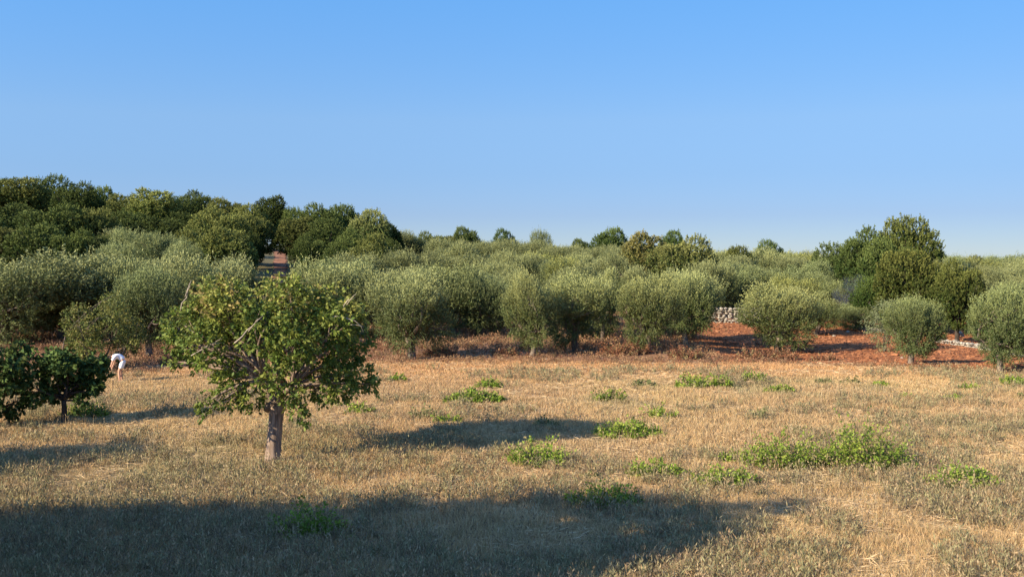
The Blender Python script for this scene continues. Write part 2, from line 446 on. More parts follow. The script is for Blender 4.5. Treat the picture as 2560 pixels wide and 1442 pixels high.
def shoots(rng, LC, Lr, n, centre, upw, ln, m, leafL, leafW, cols, tipcol=None, drop=.85, wob=.55, down=0., splay=.75):
    prob = Lr**2/np.sum(Lr**2)
    li = rng.choice(len(Lr), n, p=prob)
    u = nz(rng.normal(size=(n, 3)))
    P = LC[li]+u*Lr[li][:, None]*rng.uniform(.72, 1.05, (n, 1))
    dist = np.linalg.norm(P[:, None]-LC[None], axis=-1)/Lr[None]
    dist[np.arange(n), li] = 9
    k = dist.min(1) > drop
    P, u, li = P[k], u[k], li[k]; n = len(P)
    out = nz(P-np.array(centre))
    up_ = np.where(out[:, 2] > -.25, upw, upw*.15-down)
    D = nz(u*.6+out*.5+np.stack([0*up_, 0*up_, up_], -1)+rng.normal(size=(n, 3))*.18)
    LN = rng.uniform(*ln, n)*(1+.35*(out[:, 2] > .3))*(1+.6*((rng.uniform(size=n) > .93) & (upw > .5)))
    t = np.linspace(0, 1, m)
    PP = (P[:, None]+D[:, None]*(t[None, :, None]*LN[:, None, None])).reshape(-1, 3)
    PP += rng.normal(size=PP.shape)*.025
    DD = nz(np.repeat(D, m, 0)*splay+rng.normal(size=PP.shape)*wob)
    if down: DD[:, 2] -= down; DD = nz(DD)
    cols = np.array(cols); ci = rng.integers(0, len(cols), n)
    C = np.repeat(cols[ci]*rng.uniform(.8, 1.2, (n, 1)), m, 0)*rng.uniform(.8, 1.2, (n*m, 1))
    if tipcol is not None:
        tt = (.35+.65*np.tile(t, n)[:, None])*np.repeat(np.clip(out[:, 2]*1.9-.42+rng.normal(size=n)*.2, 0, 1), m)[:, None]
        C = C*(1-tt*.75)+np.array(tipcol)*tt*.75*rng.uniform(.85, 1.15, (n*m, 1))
    L = rng.uniform(*leafL, n*m); W = rng.uniform(*leafW, n*m)
    return leaf_quads(rng, PP, DD, L, W, C)

def limbs(rng, T, top, LC, Lr, r0, frac=.8, sides=6, sub=3):
    for c, r in zip(LC, Lr):
        b = rng.normal(size=3)*.18*np.linalg.norm(c-top); b[2] = abs(b[2])*.5
        pts = bez(top, top+(c-top)*frac, b, 6)
        rr = r0*np.linspace(.55, .12, 6)*min(1.2, .6+r*.4)
        T.tube(pts, rr, sides, rng, .05)
        for _ in range(sub):
            q = c+nz(rng.normal(size=3))*r*.8
            T.tube(bez(pts[3], q, rng.normal(size=3)*.12, 5), rr[3]*np.linspace(.6, .15, 5), 4)

def extent(V):
    return 2*float(np.percentile(np.hypot(V[:, 0], V[:, 1]), 97)), float(np.percentile(V[:, 2], 99.7))

OLIVE_COLS = [(.070, .095, .026), (.090, .112, .032), (.055, .082, .025), (.115, .122, .038)]
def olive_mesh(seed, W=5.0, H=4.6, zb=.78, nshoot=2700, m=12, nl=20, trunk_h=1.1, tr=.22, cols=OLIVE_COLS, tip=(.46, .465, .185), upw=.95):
    rng = np.random.default_rng(seed)
    a = W/2-.35; c = (H-zb)/2-.3; cz = (H+zb)/2-.1
    LC, Lr = lobes_random(rng, nl, a, c, cz, .26, .46, .72, True)
    LC[:, :2] += rng.normal(size=2)*.18; LC[:, 2] += np.where(LC[:, 2] > cz, rng.normal(size=len(LC))*.16, 0)
    keepl = rng.uniform(size=len(Lr)) > .13; LC, Lr = LC[keepl], Lr[keepl]
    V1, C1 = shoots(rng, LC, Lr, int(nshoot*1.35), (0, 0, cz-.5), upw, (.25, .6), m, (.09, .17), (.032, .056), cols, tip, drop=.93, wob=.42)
    # some leaves inside
    n = 2200; d = nz(rng.normal(size=(n, 3)))*(rng.uniform(0, 1, (n, 1))**.5)*np.array([a, a, c])*.75; d[:, 2] += cz
    V2, C2 = leaf_quads(rng, d, rng.normal(size=(n, 3)), .2, .07, np.array(cols)[rng.integers(0, len(cols), n)])
    crown = quad_mesh('crown', np.concatenate([V1, V2]), np.concatenate([C1, C2]), M_OLIVE)
    T = Tubes(); top = np.array([rng.normal()*.12, rng.normal()*.12, trunk_h+.1])
    T.tube(bez((0, 0, -.15), top, (rng.normal()*.07, rng.normal()*.07, 0), 7), tr*np.array([1.55, 1.15, 1, .95, .95, 1.05, .8]), 10, rng, .08)
    limbs(rng, T, top, LC, Lr, tr*1.05)
    return crown, T.mesh('trunk', M_BARK), *extent(V1)

OAK_COLS = [(.055, .08, .02), (.075, .10, .026), (.045, .07, .02), (.095, .11, .034)]
def oak_mesh(seed, W=7.5, H=7.0, zb=.9, nshoot=2900, m=14, nl=26, cols=OAK_COLS, tip=(.20, .215, .065), mat=None, leafL=(.12, .22), leafW=(.075, .13), upw=.08, trunk_h=1.6, tr=.3, inner=.68, rr=(.2, .42)):
    rng = np.random.default_rng(seed)
    a = W/2-.2; c = (H-zb)/2-.15; cz = (H+zb)/2-.05
    LC, Lr = lobes_random(rng, nl, a, c, cz, rr[0], rr[1], inner)
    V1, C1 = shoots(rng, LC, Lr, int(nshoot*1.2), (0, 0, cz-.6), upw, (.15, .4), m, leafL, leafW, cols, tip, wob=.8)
    n = 2500; d = nz(rng.normal(size=(n, 3)))*(rng.uniform(0, 1, (n, 1))**.5)*np.array([a, a, c])*.75; d[:, 2] += cz
    V2, C2 = leaf_quads(rng, d, rng.normal(size=(n, 3)), .35, .2, np.array(cols)[rng.integers(0, len(cols), n)])
    crown = quad_mesh('crown', np.concatenate([V1, V2]), np.concatenate([C1, C2]), mat or M_OAK)
    T = Tubes(); top = np.array([rng.normal()*.15, rng.normal()*.15, trunk_h])
    T.tube(bez((0, 0, -.3), top, (rng.normal()*.1, 0, 0), 6), tr*np.array([1.5, 1.15, 1, .95, .9, .8]), 9, rng, .06)
    limbs(rng, T, top, LC, Lr, tr, sub=2)
    return crown, T.mesh('trunk', M_BARKD), *extent(V1)

OLIVES = [olive_mesh(s) for s in (101, 102, 103, 104, 105)]
OLIVES += [olive_mesh(106, 6.0, 4.6, .7, 3200, nl=24), olive_mesh(107, 4.2, 4.4, .85, 2300, nl=14), olive_mesh(108, 5.4, 4.6, .6, 2900, nl=22)]
OAKS = [oak_mesh(s) for s in (201, 202, 203)] + [oak_mesh(204, 8.5, 6.2, .7, 3000, nl=30), oak_mesh(205, 6, 7.5, .8, 2500, nl=22)]

TREES = []
def place(src, x, y, W, H, name, label, cat, group=None, rz=0, tint=(1, 1, 1), sink=0.0):
    crown, trunk, w0, h0 = src
    o = empty(name, (x, y, tz(x, y)-sink), label, cat, group, rz, (W/w0, W/w0, (H+sink)/h0))
    part('trunk', trunk, o); part('crown', crown, o, tint)
    TREES.append((x, y, W/2))
    return o

def by_px(src, px, top, wpx, base=None, D=None, **kw):
    """place a tree by where its base (or its distance), crown top and width are seen"""
    if base is not None: x, y = at(px, base)
    else: y = D; x = (px-1280)/F*D
    W = wpx/F*y; H = up(px, top, y).z - tz(x, y)
    return place(src, x, y, W, H, **kw)

# ---- front row of olives, left to right
OG = 'olive trees of the front row'
OL = [
 (1, 20, 640, 330, 868, 'big pale topped olive at the left edge of the front row', 1.1, (1, 1, 1)),
 (6, 165, 634, 330, 858, 'wide olive with pale forked trunk above the bushy yellowish tree', .3, (1, 1, 1)),
 (7, 300, 648, 250, 852, 'tall olive crown standing left of the dark shaded olive', 2.1, (.95, .98, .95)),
 (7, 372, 672, 200, 893, 'shaded olive with dark slanting forked trunk behind the bending person', 4.1, (.8, .9, .85)),
 (0, 495, 640, 270, 862, 'olive crown rising behind the left half of the pear tree', .9, (1.05, 1.05, 1.05)),
 (3, 598, 648, 185, 850, 'olive crown behind the middle of the pear tree, below the dirt track', 3.3, (1.05, 1.05, 1.1)),
 (5, 822, 655, 215, 862, 'wide olive crown behind the right half of the pear tree', 5.3, (1, 1.02, 1)),
 (2, 905, 664, 230, 862, 'olive touching the upper right side of the pear tree', 1.3, (1, 1, .95)),
 (0, 1030, 684, 235, 897, 'round olive with short brown trunk just right of the pear tree', 4.3, (1, 1.02, 1)),
 (6, 1130, 664, 170, 850, 'narrow olive crown squeezed behind the round olive beside the pear tree', 2.3, (.95, 1, .95)),
 (7, 1208, 690, 140, 848, 'slim olive with black trunk standing back in the shade', .3, (.85, .92, .9)),
 (2, 1330, 682, 150, 890, 'olive with the thick pale trunk in the middle of the row', 2.9, (1.05, 1.03, .95)),
 (4, 1440, 684, 190, 878, 'olive with thin black trunk right of the thick pale trunk', .1, (1.02, 1.02, .95)),
 (1, 1505, 676, 130, 858, 'olive crown wedged left of the widest round olive', 3.6, (1, 1, .95)),
 (5, 1625, 688, 170, 884, 'left half of the widest crown, olive on a dark stump like trunk', 2.2, (1.05, 1.03, .9)),
 (3, 1715, 684, 165, 862, 'right half of the widest crown, olive leaning over the red gap', 5.0, (1, 1.02, .95)),
 (4, 1938, 712, 205, 882, 'round golden topped olive alone between two strips of red soil', 1.8, (1.1, 1.07, .95)),
 (1, 2040, 735, 150, 838, 'smaller olive tucked behind the round golden topped olive', 4.4, (.95, .95, .85)),
 (7, 2278, 745, 168, 910, 'small olive with straight pale trunk on the red soil', .6, (.9, .98, .9)),
 (0, 2500, 718, 190, 934, 'dense olive with foliage trailing to the ground at the right edge', 2.0, (.78, .86, .78)),
 (2, 2590, 730, 160, 915, 'olive cut off by the right edge of the picture', 3.0, (.85, .95, .88)),
]
for (v, px, top, w, base, lab, rz, tint) in OL:
    by_px(OLIVES[v], px, top-4, w*.97, base=base, name='olive_tree', label=lab, cat='olive tree', group=OG, rz=rz, tint=tint)

# ---- oaks and other trees that stand out
OK = [
 # px, top, width, D, variant, label, tint, group
 (1527, 571, 100, 150, 3, 'dark dome shaped oak on the skyline above the middle of the grove', (.75, .9, .8)),
 (1608, 583, 125, 98, 4, 'brownish pointed oak left of the broad grey green one', (1.75, 1.4, 1.5)),
 (1712, 592, 180, 92, 0, 'broad grey green oak rising over the widest olive crown', (1.6, 1.45, 1.5)),
 (1680, 577, 80, 165, 1, 'dark flat topped oak peeping over the broad grey green one', (.8, 1.0, .9)),
 (1845, 616, 80, 120, 3, 'low brown green oak right of the broad grey green one', (1.0, .95, .8)),
 (1920, 601, 88, 150, 2, 'dark round oak on the skyline, third dark dome from the right cluster', (.75, .9, .9)),
 (2268, 545, 165, 88, 3, 'tallest oak of the right cluster, rounded crest standing clear of the rest', (.88, .88, .75)),
 (2165, 574, 165, 84, 0, 'dark oak just left of the tallest one in the right cluster', (.7, .82, .72)),
 (2085, 609, 120, 100, 2, 'low dark oak on the left flank of the right cluster', (.8, .9, .85)),
 (2212, 600, 170, 80, 3, 'dark oak filling the middle of the right cluster', (.72, .82, .72)),
 (2268, 628, 180, 72, 3, 'rounded brownish oak in front of the right cluster', (.85, .8, .65)),
 (2185, 690, 110, 76, 2, 'dark bushy oak with a bright green climber beside it', (.8, 1.0, .8)),
 (2345, 622, 50, 160, 1, 'tiny dark oak on the skyline right of the tallest oak', (.8, .9, .9)),
 (2425, 640, 90, 150, 0, 'tiny dull oak on the skyline near the right edge', (1, .95, .9)),
 (1258, 573, 66, 190, 2, 'small dark oak on the skyline left of the windswept poplar like tree', (.7, .9, .9)),
 (1160, 568, 80, 185, 3, 'flat dark oak on the skyline with a thin spike beside it', (.8, .9, .85)),
 (1075, 580, 80, 175, 0, 'ragged oak on the skyline, first after the hill drops', (.95, 1, .95)),
 (1120, 590, 70, 180, 1, 'low oak on the skyline between two ragged ones', (1.1, 1.05, 1)),
 (1030, 592, 60, 170, 2, 'low black green oak at the foot of the hill skyline', (.6, .75, .75)),
 (1450, 598, 60, 200, 3, 'flat sliver of a distant oak left of the dark dome', (.9, 1, .9)),
]
for (px, top, w, D, v, lab, tint) in OK:
    by_px(OAKS[v], px, top, w, D=D, name='oak_tree', label=lab, cat='oak tree', rz=(px*.37) % 6.28, tint=tint)
by_px(OAKS[0], 2393, 652, 130, base=858, name='oak_tree', label='oak with straight grey trunk standing behind the low stone wall', cat='oak tree', rz=1, tint=(.95, .92, .75))
for v_, px_, top_, w_, D_, lab_ in ((0, 325, 572, 120, 101, 'pale olive high on the slope under the left oaks'), (3, 395, 580, 120, 99, 'pale olive on the slope, right of the highest one'), (7, 300, 606, 120, 91, 'pale olive on the slope, lowest of the four under the oaks'), (2, 445, 598, 110, 94, 'pale olive on the slope at the foot of a yellowish oak'), (5, 1800, 668, 170, 90, 'bluish green olive rising directly behind the stone wall of the red gap'), (0, 1885, 662, 170, 93, 'olive behind the wall, over the golden topped olive'), (7, 2010, 678, 170, 90, 'olive behind the smaller tucked olive'), (3, 2105, 700, 130, 86, 'dull olive just left of the smoke wisp'), (2, 1770, 650, 150, 100, 'olive behind the bluish green one at the stone wall'), (4, 2140, 760, 130, 76, 'low olive over the tumbled row of stones')):
    by_px(OLIVES[v_], px_, top_, w_*1.05, D=D_, name='olive_tree', label=lab_, cat='olive tree', group='olives behind the red soil', rz=px_*.1, tint=(.85, .92, .9))
by_px(olive_mesh(120, 4.6, 5.2, .5, 2300, cols=[(.13, .16, .05), (.16, .19, .07)], tip=(.3, .33, .13), upw=1.5), 1351, 574, 68, D=190, name='poplar_tree', label='pale windswept tree with upright tufts on the skyline', cat='tree', rz=.4)

# ---- the oak wood on the left hill
HG = 'oaks of the wood on the left hill'
HILL = [
 (5, 447, 110, 158, .9), (60, 445, 120, 152, 1.3), (130, 440, 120, 160, 1.0), (195, 458, 110, 150, .8), (250, 468, 90, 158, 1.2), (310, 487, 90, 150, 1.3),
 (385, 474, 120, 142, 1.9), (440, 492, 90, 150, .9), (490, 478, 110, 160, .85), (560, 497, 110, 150, 1.3), (620, 512, 90, 148, 1.5),
 (680, 492, 95, 170, .7), (735, 520, 80, 150, 1.1), (800, 512, 120, 142, 1.1), (855, 514, 100, 148, 1.1), (925, 524, 105, 138, 2.0), (970, 560, 70, 142, .8),
 (25, 510, 160, 118, .9), (140, 512, 170, 112, 1.0), (235, 522, 120, 114, 1.3), (330, 530, 120, 122, .9), (400, 545, 130, 118, .75), (460, 532, 100, 128, .7),
 (545, 520, 150, 112, 1.5), (620, 535, 120, 122, 1.3), (628, 585, 60, 118, .7), (745, 545, 110, 122, .9), (815, 548, 120, 118, .8), (880, 575, 100, 108, 1.2), (935, 585, 90, 106, 1.3), (975, 598, 60, 120, .8),
 (0, 570, 160, 100, .9), (100, 560, 150, 98, .95), (185, 575, 120, 98, 1.1), (250, 590, 90, 100, .8), (480, 575, 100, 104, 1.3), (560, 570, 120, 100, 1.4), (598, 600, 90, 100, 1.2), (772, 590, 80, 112, .9),
 (752, 560, 70, 132, .8), (850, 600, 90, 100, 1.0), (910, 615, 90, 98, 1.15), (-60, 450, 140, 150, 1.0), (-60, 530, 160, 110, .9)]
hill_words = {0: 'dark green', 1: 'mid green', 2: 'olive brown', 3: 'greyish brown'}
for i, (px, top, w, D, b) in enumerate(HILL):
    brown = i % 5 == 1 and b > .85
    k = 2 if brown else 0 if b < .95 else 1 if b < 1.25 else 2 if b < 1.7 else 3
    b *= .92
    zone = 'on the crest' if D > 136 else 'halfway up' if D > 105 else 'at the foot'
    side = 'at the far left' if px < 280 else 'left of the dirt track' if px < 690 else 'right of the dirt track'
    by_px(OAKS[(i*3+1) % 5], px, top, w*1.12, D=D, name='oak_tree', label=f'{hill_words[k]} oak {zone} of the wooded hill {side}', cat='oak tree', group=HG+f', {hill_words[k]} {zone} {side}', rz=i*1.7,
          tint=(b*1.02, b*.97, b*.88) if (brown or k == 2) else (b*.95, b*.9, b*1.0) if k == 3 else (b*.86, b*.97, b*.84))

# ---- the grove behind, tree by tree
rng = np.random.default_rng(77)
cnt = 0
ys_ = [66, 71.5, 77, 83, 89, 96, 104, 112, 121, 131, 142, 154, 167, 181, 196]
for r_, yy in enumerate(ys_):
    sp = 6.0 if yy < 100 else 7.4 if yy < 140 else 9.0
    xx = -.52*yy-3+(r_ % 2)*sp*.5
    while xx < .52*yy+4:
        x = xx+rng.normal()*.7; y = yy+rng.normal()*1.0; xx += sp
        px = 1280+x/y*F
        # keep the path, the ploughed field, the wood and the named trees free
        if abs(x+.2265*y) < 4.2 and y > 60: continue
        if 12.5 < x < 27 and y < 80: continue
        if 13 < x < 21 and y < 84: continue
        if 21 < x < 27 and y < 76: continue
        if px < 690 and y > 76 and not (285 < px < 440 and y < 112): continue
        if 7.5 < x < 14.5 and 69 < y < 84: continue
        if px < 985 and y > 94 and not (285 < px < 440 and y < 112) and not (650 < px < 800 and y < 104) : continue
        if any(math.hypot(x-a, y-b) < c+1.2 for a, b, c in TREES[:]): continue
        W = sp*rng.uniform(.74, 1.0) if yy > 90 else rng.uniform(4.2, 5.4)
        H = rng.uniform(3.7, 5.1)
        if x > 22 and y < 90: H -= .3
        t = rng.uniform(.72, 1.08); yl = rng.uniform(0, 1)
        tint = (t*(1.15 if yl > .85 else 1), t*(1.12 if yl > .85 else 1), t*(.75 if yl > .85 else 1.0))
        if yl < .2: tint = (.66, .74, .72)
        if px < 700: zn = 'behind the left front row'
        elif px < 1200: zn = 'above the pear tree'
        elif px < 1800: zn = 'in the middle grove'
        elif px < 2080: zn = 'beyond the red gap wall'
        else: zn = 'behind the right oaks'
        dd = 'near' if yy < 95 else 'far'
        place(OLIVES[int(rng.integers(0, 8))], x, y, W, H, 'olive_tree', f'silvery {"yellowish " if yl > .85 else "dull " if yl < .2 else ""}olive crown {zn}, {"in the nearer rows" if dd == "near" else "in the farthest rows"}',
              'olive tree', f'{dd} {"yellowish " if yl > .85 else "dull " if yl < .2 else ""}olives {zn}', rng.uniform(0, 6.28), tint)
        cnt += 1
print('grove olives', cnt, 'trees', len(TREES))

# ---- trees outside the left edge of the picture whose shade falls across the field
for i, (x, y, W, H, lab) in enumerate([
    (-11.2, 9.2, 4.0, 9.6, 'tallest dense oak left of the viewpoint, its shade crossing the near field'),
    (-11.9, 10.4, 4.6, 9.0, 'tall oak left of the viewpoint, second of its row'),
    (-12.6, 11.2, 4.8, 8.1, 'oak left of the viewpoint, third of its row'),
    (-13.6, 12.6, 4.8, 7.0, 'oak left of the viewpoint, fourth of its row'),
    (-14.7, 14.2, 3.9, 5.5, 'fifth oak left of the viewpoint, small and round'),
    (-15.6, 15.5, 3.0, 3.9, 'sixth oak left of the viewpoint, smallest of its row'),
    (-19.6, 21.0, 3.8, 5.6, 'lone oak outside the left edge beside the sunlit strip')]):
    place(OAKS[(i*2) % 5], x, y, W, H, 'oak_tree', lab, 'oak tree', 'oaks outside the left edge', i*1.3)

# ------------------------------------------------------------------ the pear tree in front
def pear_tree():
    rng = np.random.default_rng(301)
    D0 = 13312/(1155-642.)
    bx, by = at(685, 1160)
    s = by/F
    def loc(px, py, dy=0): return np.array([(px-685)*s, dy, (1155-py)*s])
    spec = [(465, 800, 52, 0), (520, 770, 70, .5), (540, 715, 45, .2), (590, 735, 62, -.6), (600, 790, 70, .9), (660, 740, 68, .8), (690, 800, 72, -1.1), (735, 725, 58, -.4), (770, 780, 70, .9),
            (815, 735, 42, .3), (835, 800, 60, -.5), (885, 830, 42, .4), (880, 760, 34, -.3), (540, 845, 60, -.8), (605, 860, 66, .2), (640, 830, 60, 1.3), (700, 865, 66, 1.2), (760, 850, 62, -1.2), (815, 870, 50, 1.0),
            (470, 865, 38, .3), (440, 840, 28, 0), (438, 900, 20, .2), (560, 915, 45, .4), (600, 945, 42, -.6), (640, 985, 40, -.4), (585, 990, 26, -.9), (545, 1003, 20, -1.0), (665, 915, 32, 1.2), (700, 940, 30, -.9),
            (745, 930, 42, .3), (745, 975, 34, -.7), (760, 1015, 20, -.8), (768, 1043, 12, -.8), (800, 925, 42, .9), (850, 925, 52, -.3), (895, 940, 42, .1), (860, 970, 40, -.4), (930, 965, 20, 0), (870, 890, 34, .2), (805, 975, 30, -.2), (490, 905, 18, .3)]
    LC = np.array([loc(685+(a-685)*1.0, b+(18 if b < 780 else 8 if b < 850 else -10 if b > 925 else 0), dy) for a, b, r, dy in spec]); Lr = np.array([r*s*.80 for a, b, r, dy in spec])
    rel = (LC[:, 2]-2.0)/2.6
    green = [(.12, .175, .03), (.085, .13, .025), (.16, .195, .037)]
    yell = [(.22, .245, .05), (.28, .28, .065), (.16, .205, .042), (.27, .21, .07)]
    top_m = (LC[:, 2] > 3.5)
    parts = []
    for m_, cols, ns in ((~top_m, green+yell[:1]+yell[2:3], 1900), (top_m, yell+green[2:], 1500)):
        parts.append(shoots(rng, LC[m_], Lr[m_]*.95, ns, (0, 0, 2.2), .0, (.08, .26), 9, (.085, .145), (.048, .078), cols, None, drop=.8, wob=.6, down=.45, splay=.45))
    V = np.concatenate([p[0] for p in parts]); C = np.concatenate([p[1] for p in parts])
    t = empty('pear_tree', (bx, by, tz(bx, by)), 'broad spreading pear tree with thick bare leaning trunk in the foreground', 'pear tree')
    part('crown', quad_mesh('crown', V, C, M_PEAR), t)
    T = Tubes()
    pts = [loc(683, 1175), loc(683, 1150), loc(684, 1110), loc(688, 1070), loc(692, 1030), loc(692, 1012), loc(694, 1000)]
    T.tube(pts, np.array([26, 20.5, 17.5, 16.5, 18, 22, 15])*s, 16, rng, .05)
    # knobbly collar where the old limbs were cut
    T.tube([loc(668, 1020, -.05), loc(676, 1008, -.1), loc(690, 1000, -.1)], np.array([8, 11, 7])*s, 8, rng, .1)
    T.tube([loc(712, 1022), loc(705, 1008), loc(700, 998)], np.array([6, 10, 8])*s, 8, rng, .1)
    trunk = part('trunk', T.mesh('trunk', M_BARKG), t)
    top = loc(692, 1008)
    forks = [(loc(712, 955, .1), 13), (loc(670, 940, -.2), 10), (loc(735, 960, -.3), 8)]
    B = []
    for i, (f, r) in enumerate(forks):
        T = Tubes(); T.tube(bez(top, f, rng.normal(size=3)*.05, 6), np.linspace(r*1.25, r*.85, 6)*s, 9, rng, .07)
        for c, rad in zip(LC, Lr):
            dd = [np.linalg.norm(c[:1]-g[0][:1])+.3*abs(c[1]-g[0][1]) for g in forks]
            if int(np.argmin(dd)) != i: continue
            L_ = np.linalg.norm(c-f)
            p = bez(f, c, np.array([rng.normal()*.1*L_, rng.normal()*.08*L_, .05*L_]), 7)
            r0 = min(r*.6, 3+L_*3.2)*s
            T.tube(p, np.linspace(r0, r0*.22, 7), 6, rng, .05)
            for _ in range(3): T.tube(bez(p[4], c+nz(rng.normal(size=3))*rad*.8, rng.normal(size=3)*.06, 4), r0*np.linspace(.3, .1, 4), 4)
        part('limb', T.mesh('limb', M_BARKG), t)
    # pale dead branches that stick out of the leaves
    for a, b, bend in ((loc(640, 835, -1.9), loc(705, 780, -1.9), .05), (loc(845, 782, -.9), loc(925, 818, -.9), .06), (loc(520, 870, -1.3), loc(590, 840, -1.2), .04), (loc(480, 765, -.8), loc(500, 700, -.7), .04), (loc(860, 770, -.6), loc(900, 735, -.6), .03)):
        T = Tubes(); T.tube(bez(a, b, (bend, 0, bend*2.2), 6)+np.vstack([np.zeros(3), rng.normal(size=(4, 3))*.035, np.zeros(3)]), np.linspace(1.7, .5, 6)*s, 5, rng, .15)
        m_ = (a+b)/2; T.tube(bez(m_, m_+(b-a)*.45+np.array([.05, 0, .12]), (0, 0, .03), 4), np.linspace(1.3, .5, 4)*s, 4)
        part('dead_branch', T.mesh('dead_branch', M_DEAD), t)
M_DEAD = noise_mat('dead_wood', (.26, .21, .16), (.42, .35, .28), 12, 4, .95, .4)
pear_tree()

# ------------------------------------------------------------------ small trees on the left
def small_tree(name, label, cat, base, spec, px0, cols, seed, ns, mat, leafL, leafW, tr=.06, depth=.8, barkm=None, down=.2, drop=.6, rs=1.0, ln=(.15, .4)):
    rng = np.random.default_rng(seed)
    bx, by = at(px0, base); s = by/F
    LC = np.array([[(a-px0)*s, (rng.uniform(-1, 1)*depth), (base-b)*s] for a, b, r in spec]); Lr = np.array([r*s*rs for a, b, r in spec])
    V, C = shoots(rng, LC, Lr, ns, (LC[:, 0].mean(), 0, LC[:, 2].mean()-.2), .1, ln, 8, leafL, leafW, cols, None, drop=drop, wob=.7, down=down, splay=.4)
    t = empty(name, (bx, by, tz(bx, by)), label, cat)
    part('crown', quad_mesh('crown', V, C, mat), t)
    T = Tubes(); top = np.array([.03, 0, LC[:, 2].min()*.9+.1])
    T.tube(bez((0, 0, -.1), top, (.04, 0, 0), 6), tr*np.array([1.4, 1.1, 1, 1, .95, .9]), 8, rng, .06)
    limbs(rng, T, top, LC, Lr, tr*1.1, sub=3)
    part('trunk', T.mesh('trunk', barkm or M_BARKD), t)
    return t
FIG = [(.06, .10, .026), (.045, .08, .024), (.09, .13, .034)]
small_tree('fig_tree', 'small dark leaved fig tree with slim trunk at the left of the field', 'fig tree', 1062,
           [(110, 925, 34), (150, 905, 36), (190, 900, 32), (218, 917, 28), (236, 940, 18), (130, 950, 38), (170, 945, 42), (210, 950, 36), (230, 972, 16), (120, 978, 30), (150, 975, 26), (190, 978, 26), (215, 1003, 18), (112, 1000, 12), (95, 950, 22), (60, 1003, 14)],
           157, FIG, 401, 620, M_FIG, (.10, .18), (.08, .14), .085, .9, ln=(.05, .18), rs=.72)
small_tree('fig_tree', 'dark fig tree mostly cut off by the left edge', 'fig tree', 1070,
           [(-20, 900, 50), (20, 905, 36), (45, 920, 32), (-40, 960, 55), (10, 960, 36), (40, 955, 26), (0, 1000, 34), (20, 1030, 26), (-30, 1030, 40), (75, 900, 24), (30, 880, 22), (50, 990, 18)],
           -30, FIG+[(.07, .085, .025)], 402, 620, M_FIG, (.10, .18), (.08, .13), .09, .8, ln=(.05, .18), rs=.72)
small_tree('almond_tree', 'bushy yellowish green tree left of the bending person', 'almond tree', 925,
           [(215, 800, 44), (260, 775, 36), (300, 790, 36), (320, 830, 30), (270, 830, 44), (220, 850, 44), (185, 840, 34), (300, 865, 34), (250, 880, 38), (205, 890, 34), (270, 915, 30), (240, 925, 28), (325, 850, 22), (180, 880, 24), (290, 750, 22), (270, 940, 20)],
           235, [(.17, .18, .045), (.12, .15, .035), (.22, .21, .06), (.10, .12, .03)], 403, 1500, M_PEAR, (.08, .14), (.045, .075), .12, 1.0, M_BARK, ln=(.1, .28), rs=.8)
small_tree('young_olive', 'spindly pale green sapling left of the small olive on red soil', 'olive sapling', 880,
           [(2210, 790, 26), (2190, 815, 20), (2225, 820, 20), (2205, 845, 16), (2210, 868, 10), (2238, 800, 18)],
           2208, [(.15, .18, .08), (.19, .21, .11)], 404, 500, M_OLIVE, (.1, .17), (.03, .05), .05, .4, M_BARK, 0, ln=(.2, .45))
small_tree('climbing_shrub', 'bright green climbing shrub against the dark oaks on the right', 'shrub', 812,
           [(2200, 700, 14), (2205, 730, 16), (2215, 755, 16), (2200, 775, 18), (2180, 715, 12), (2212, 790, 16), (2190, 745, 12)],
           2205, [(.17, .26, .05), (.12, .2, .04)], 405, 500, M_SHRUB, (.12, .2), (.08, .13), .05, .4)

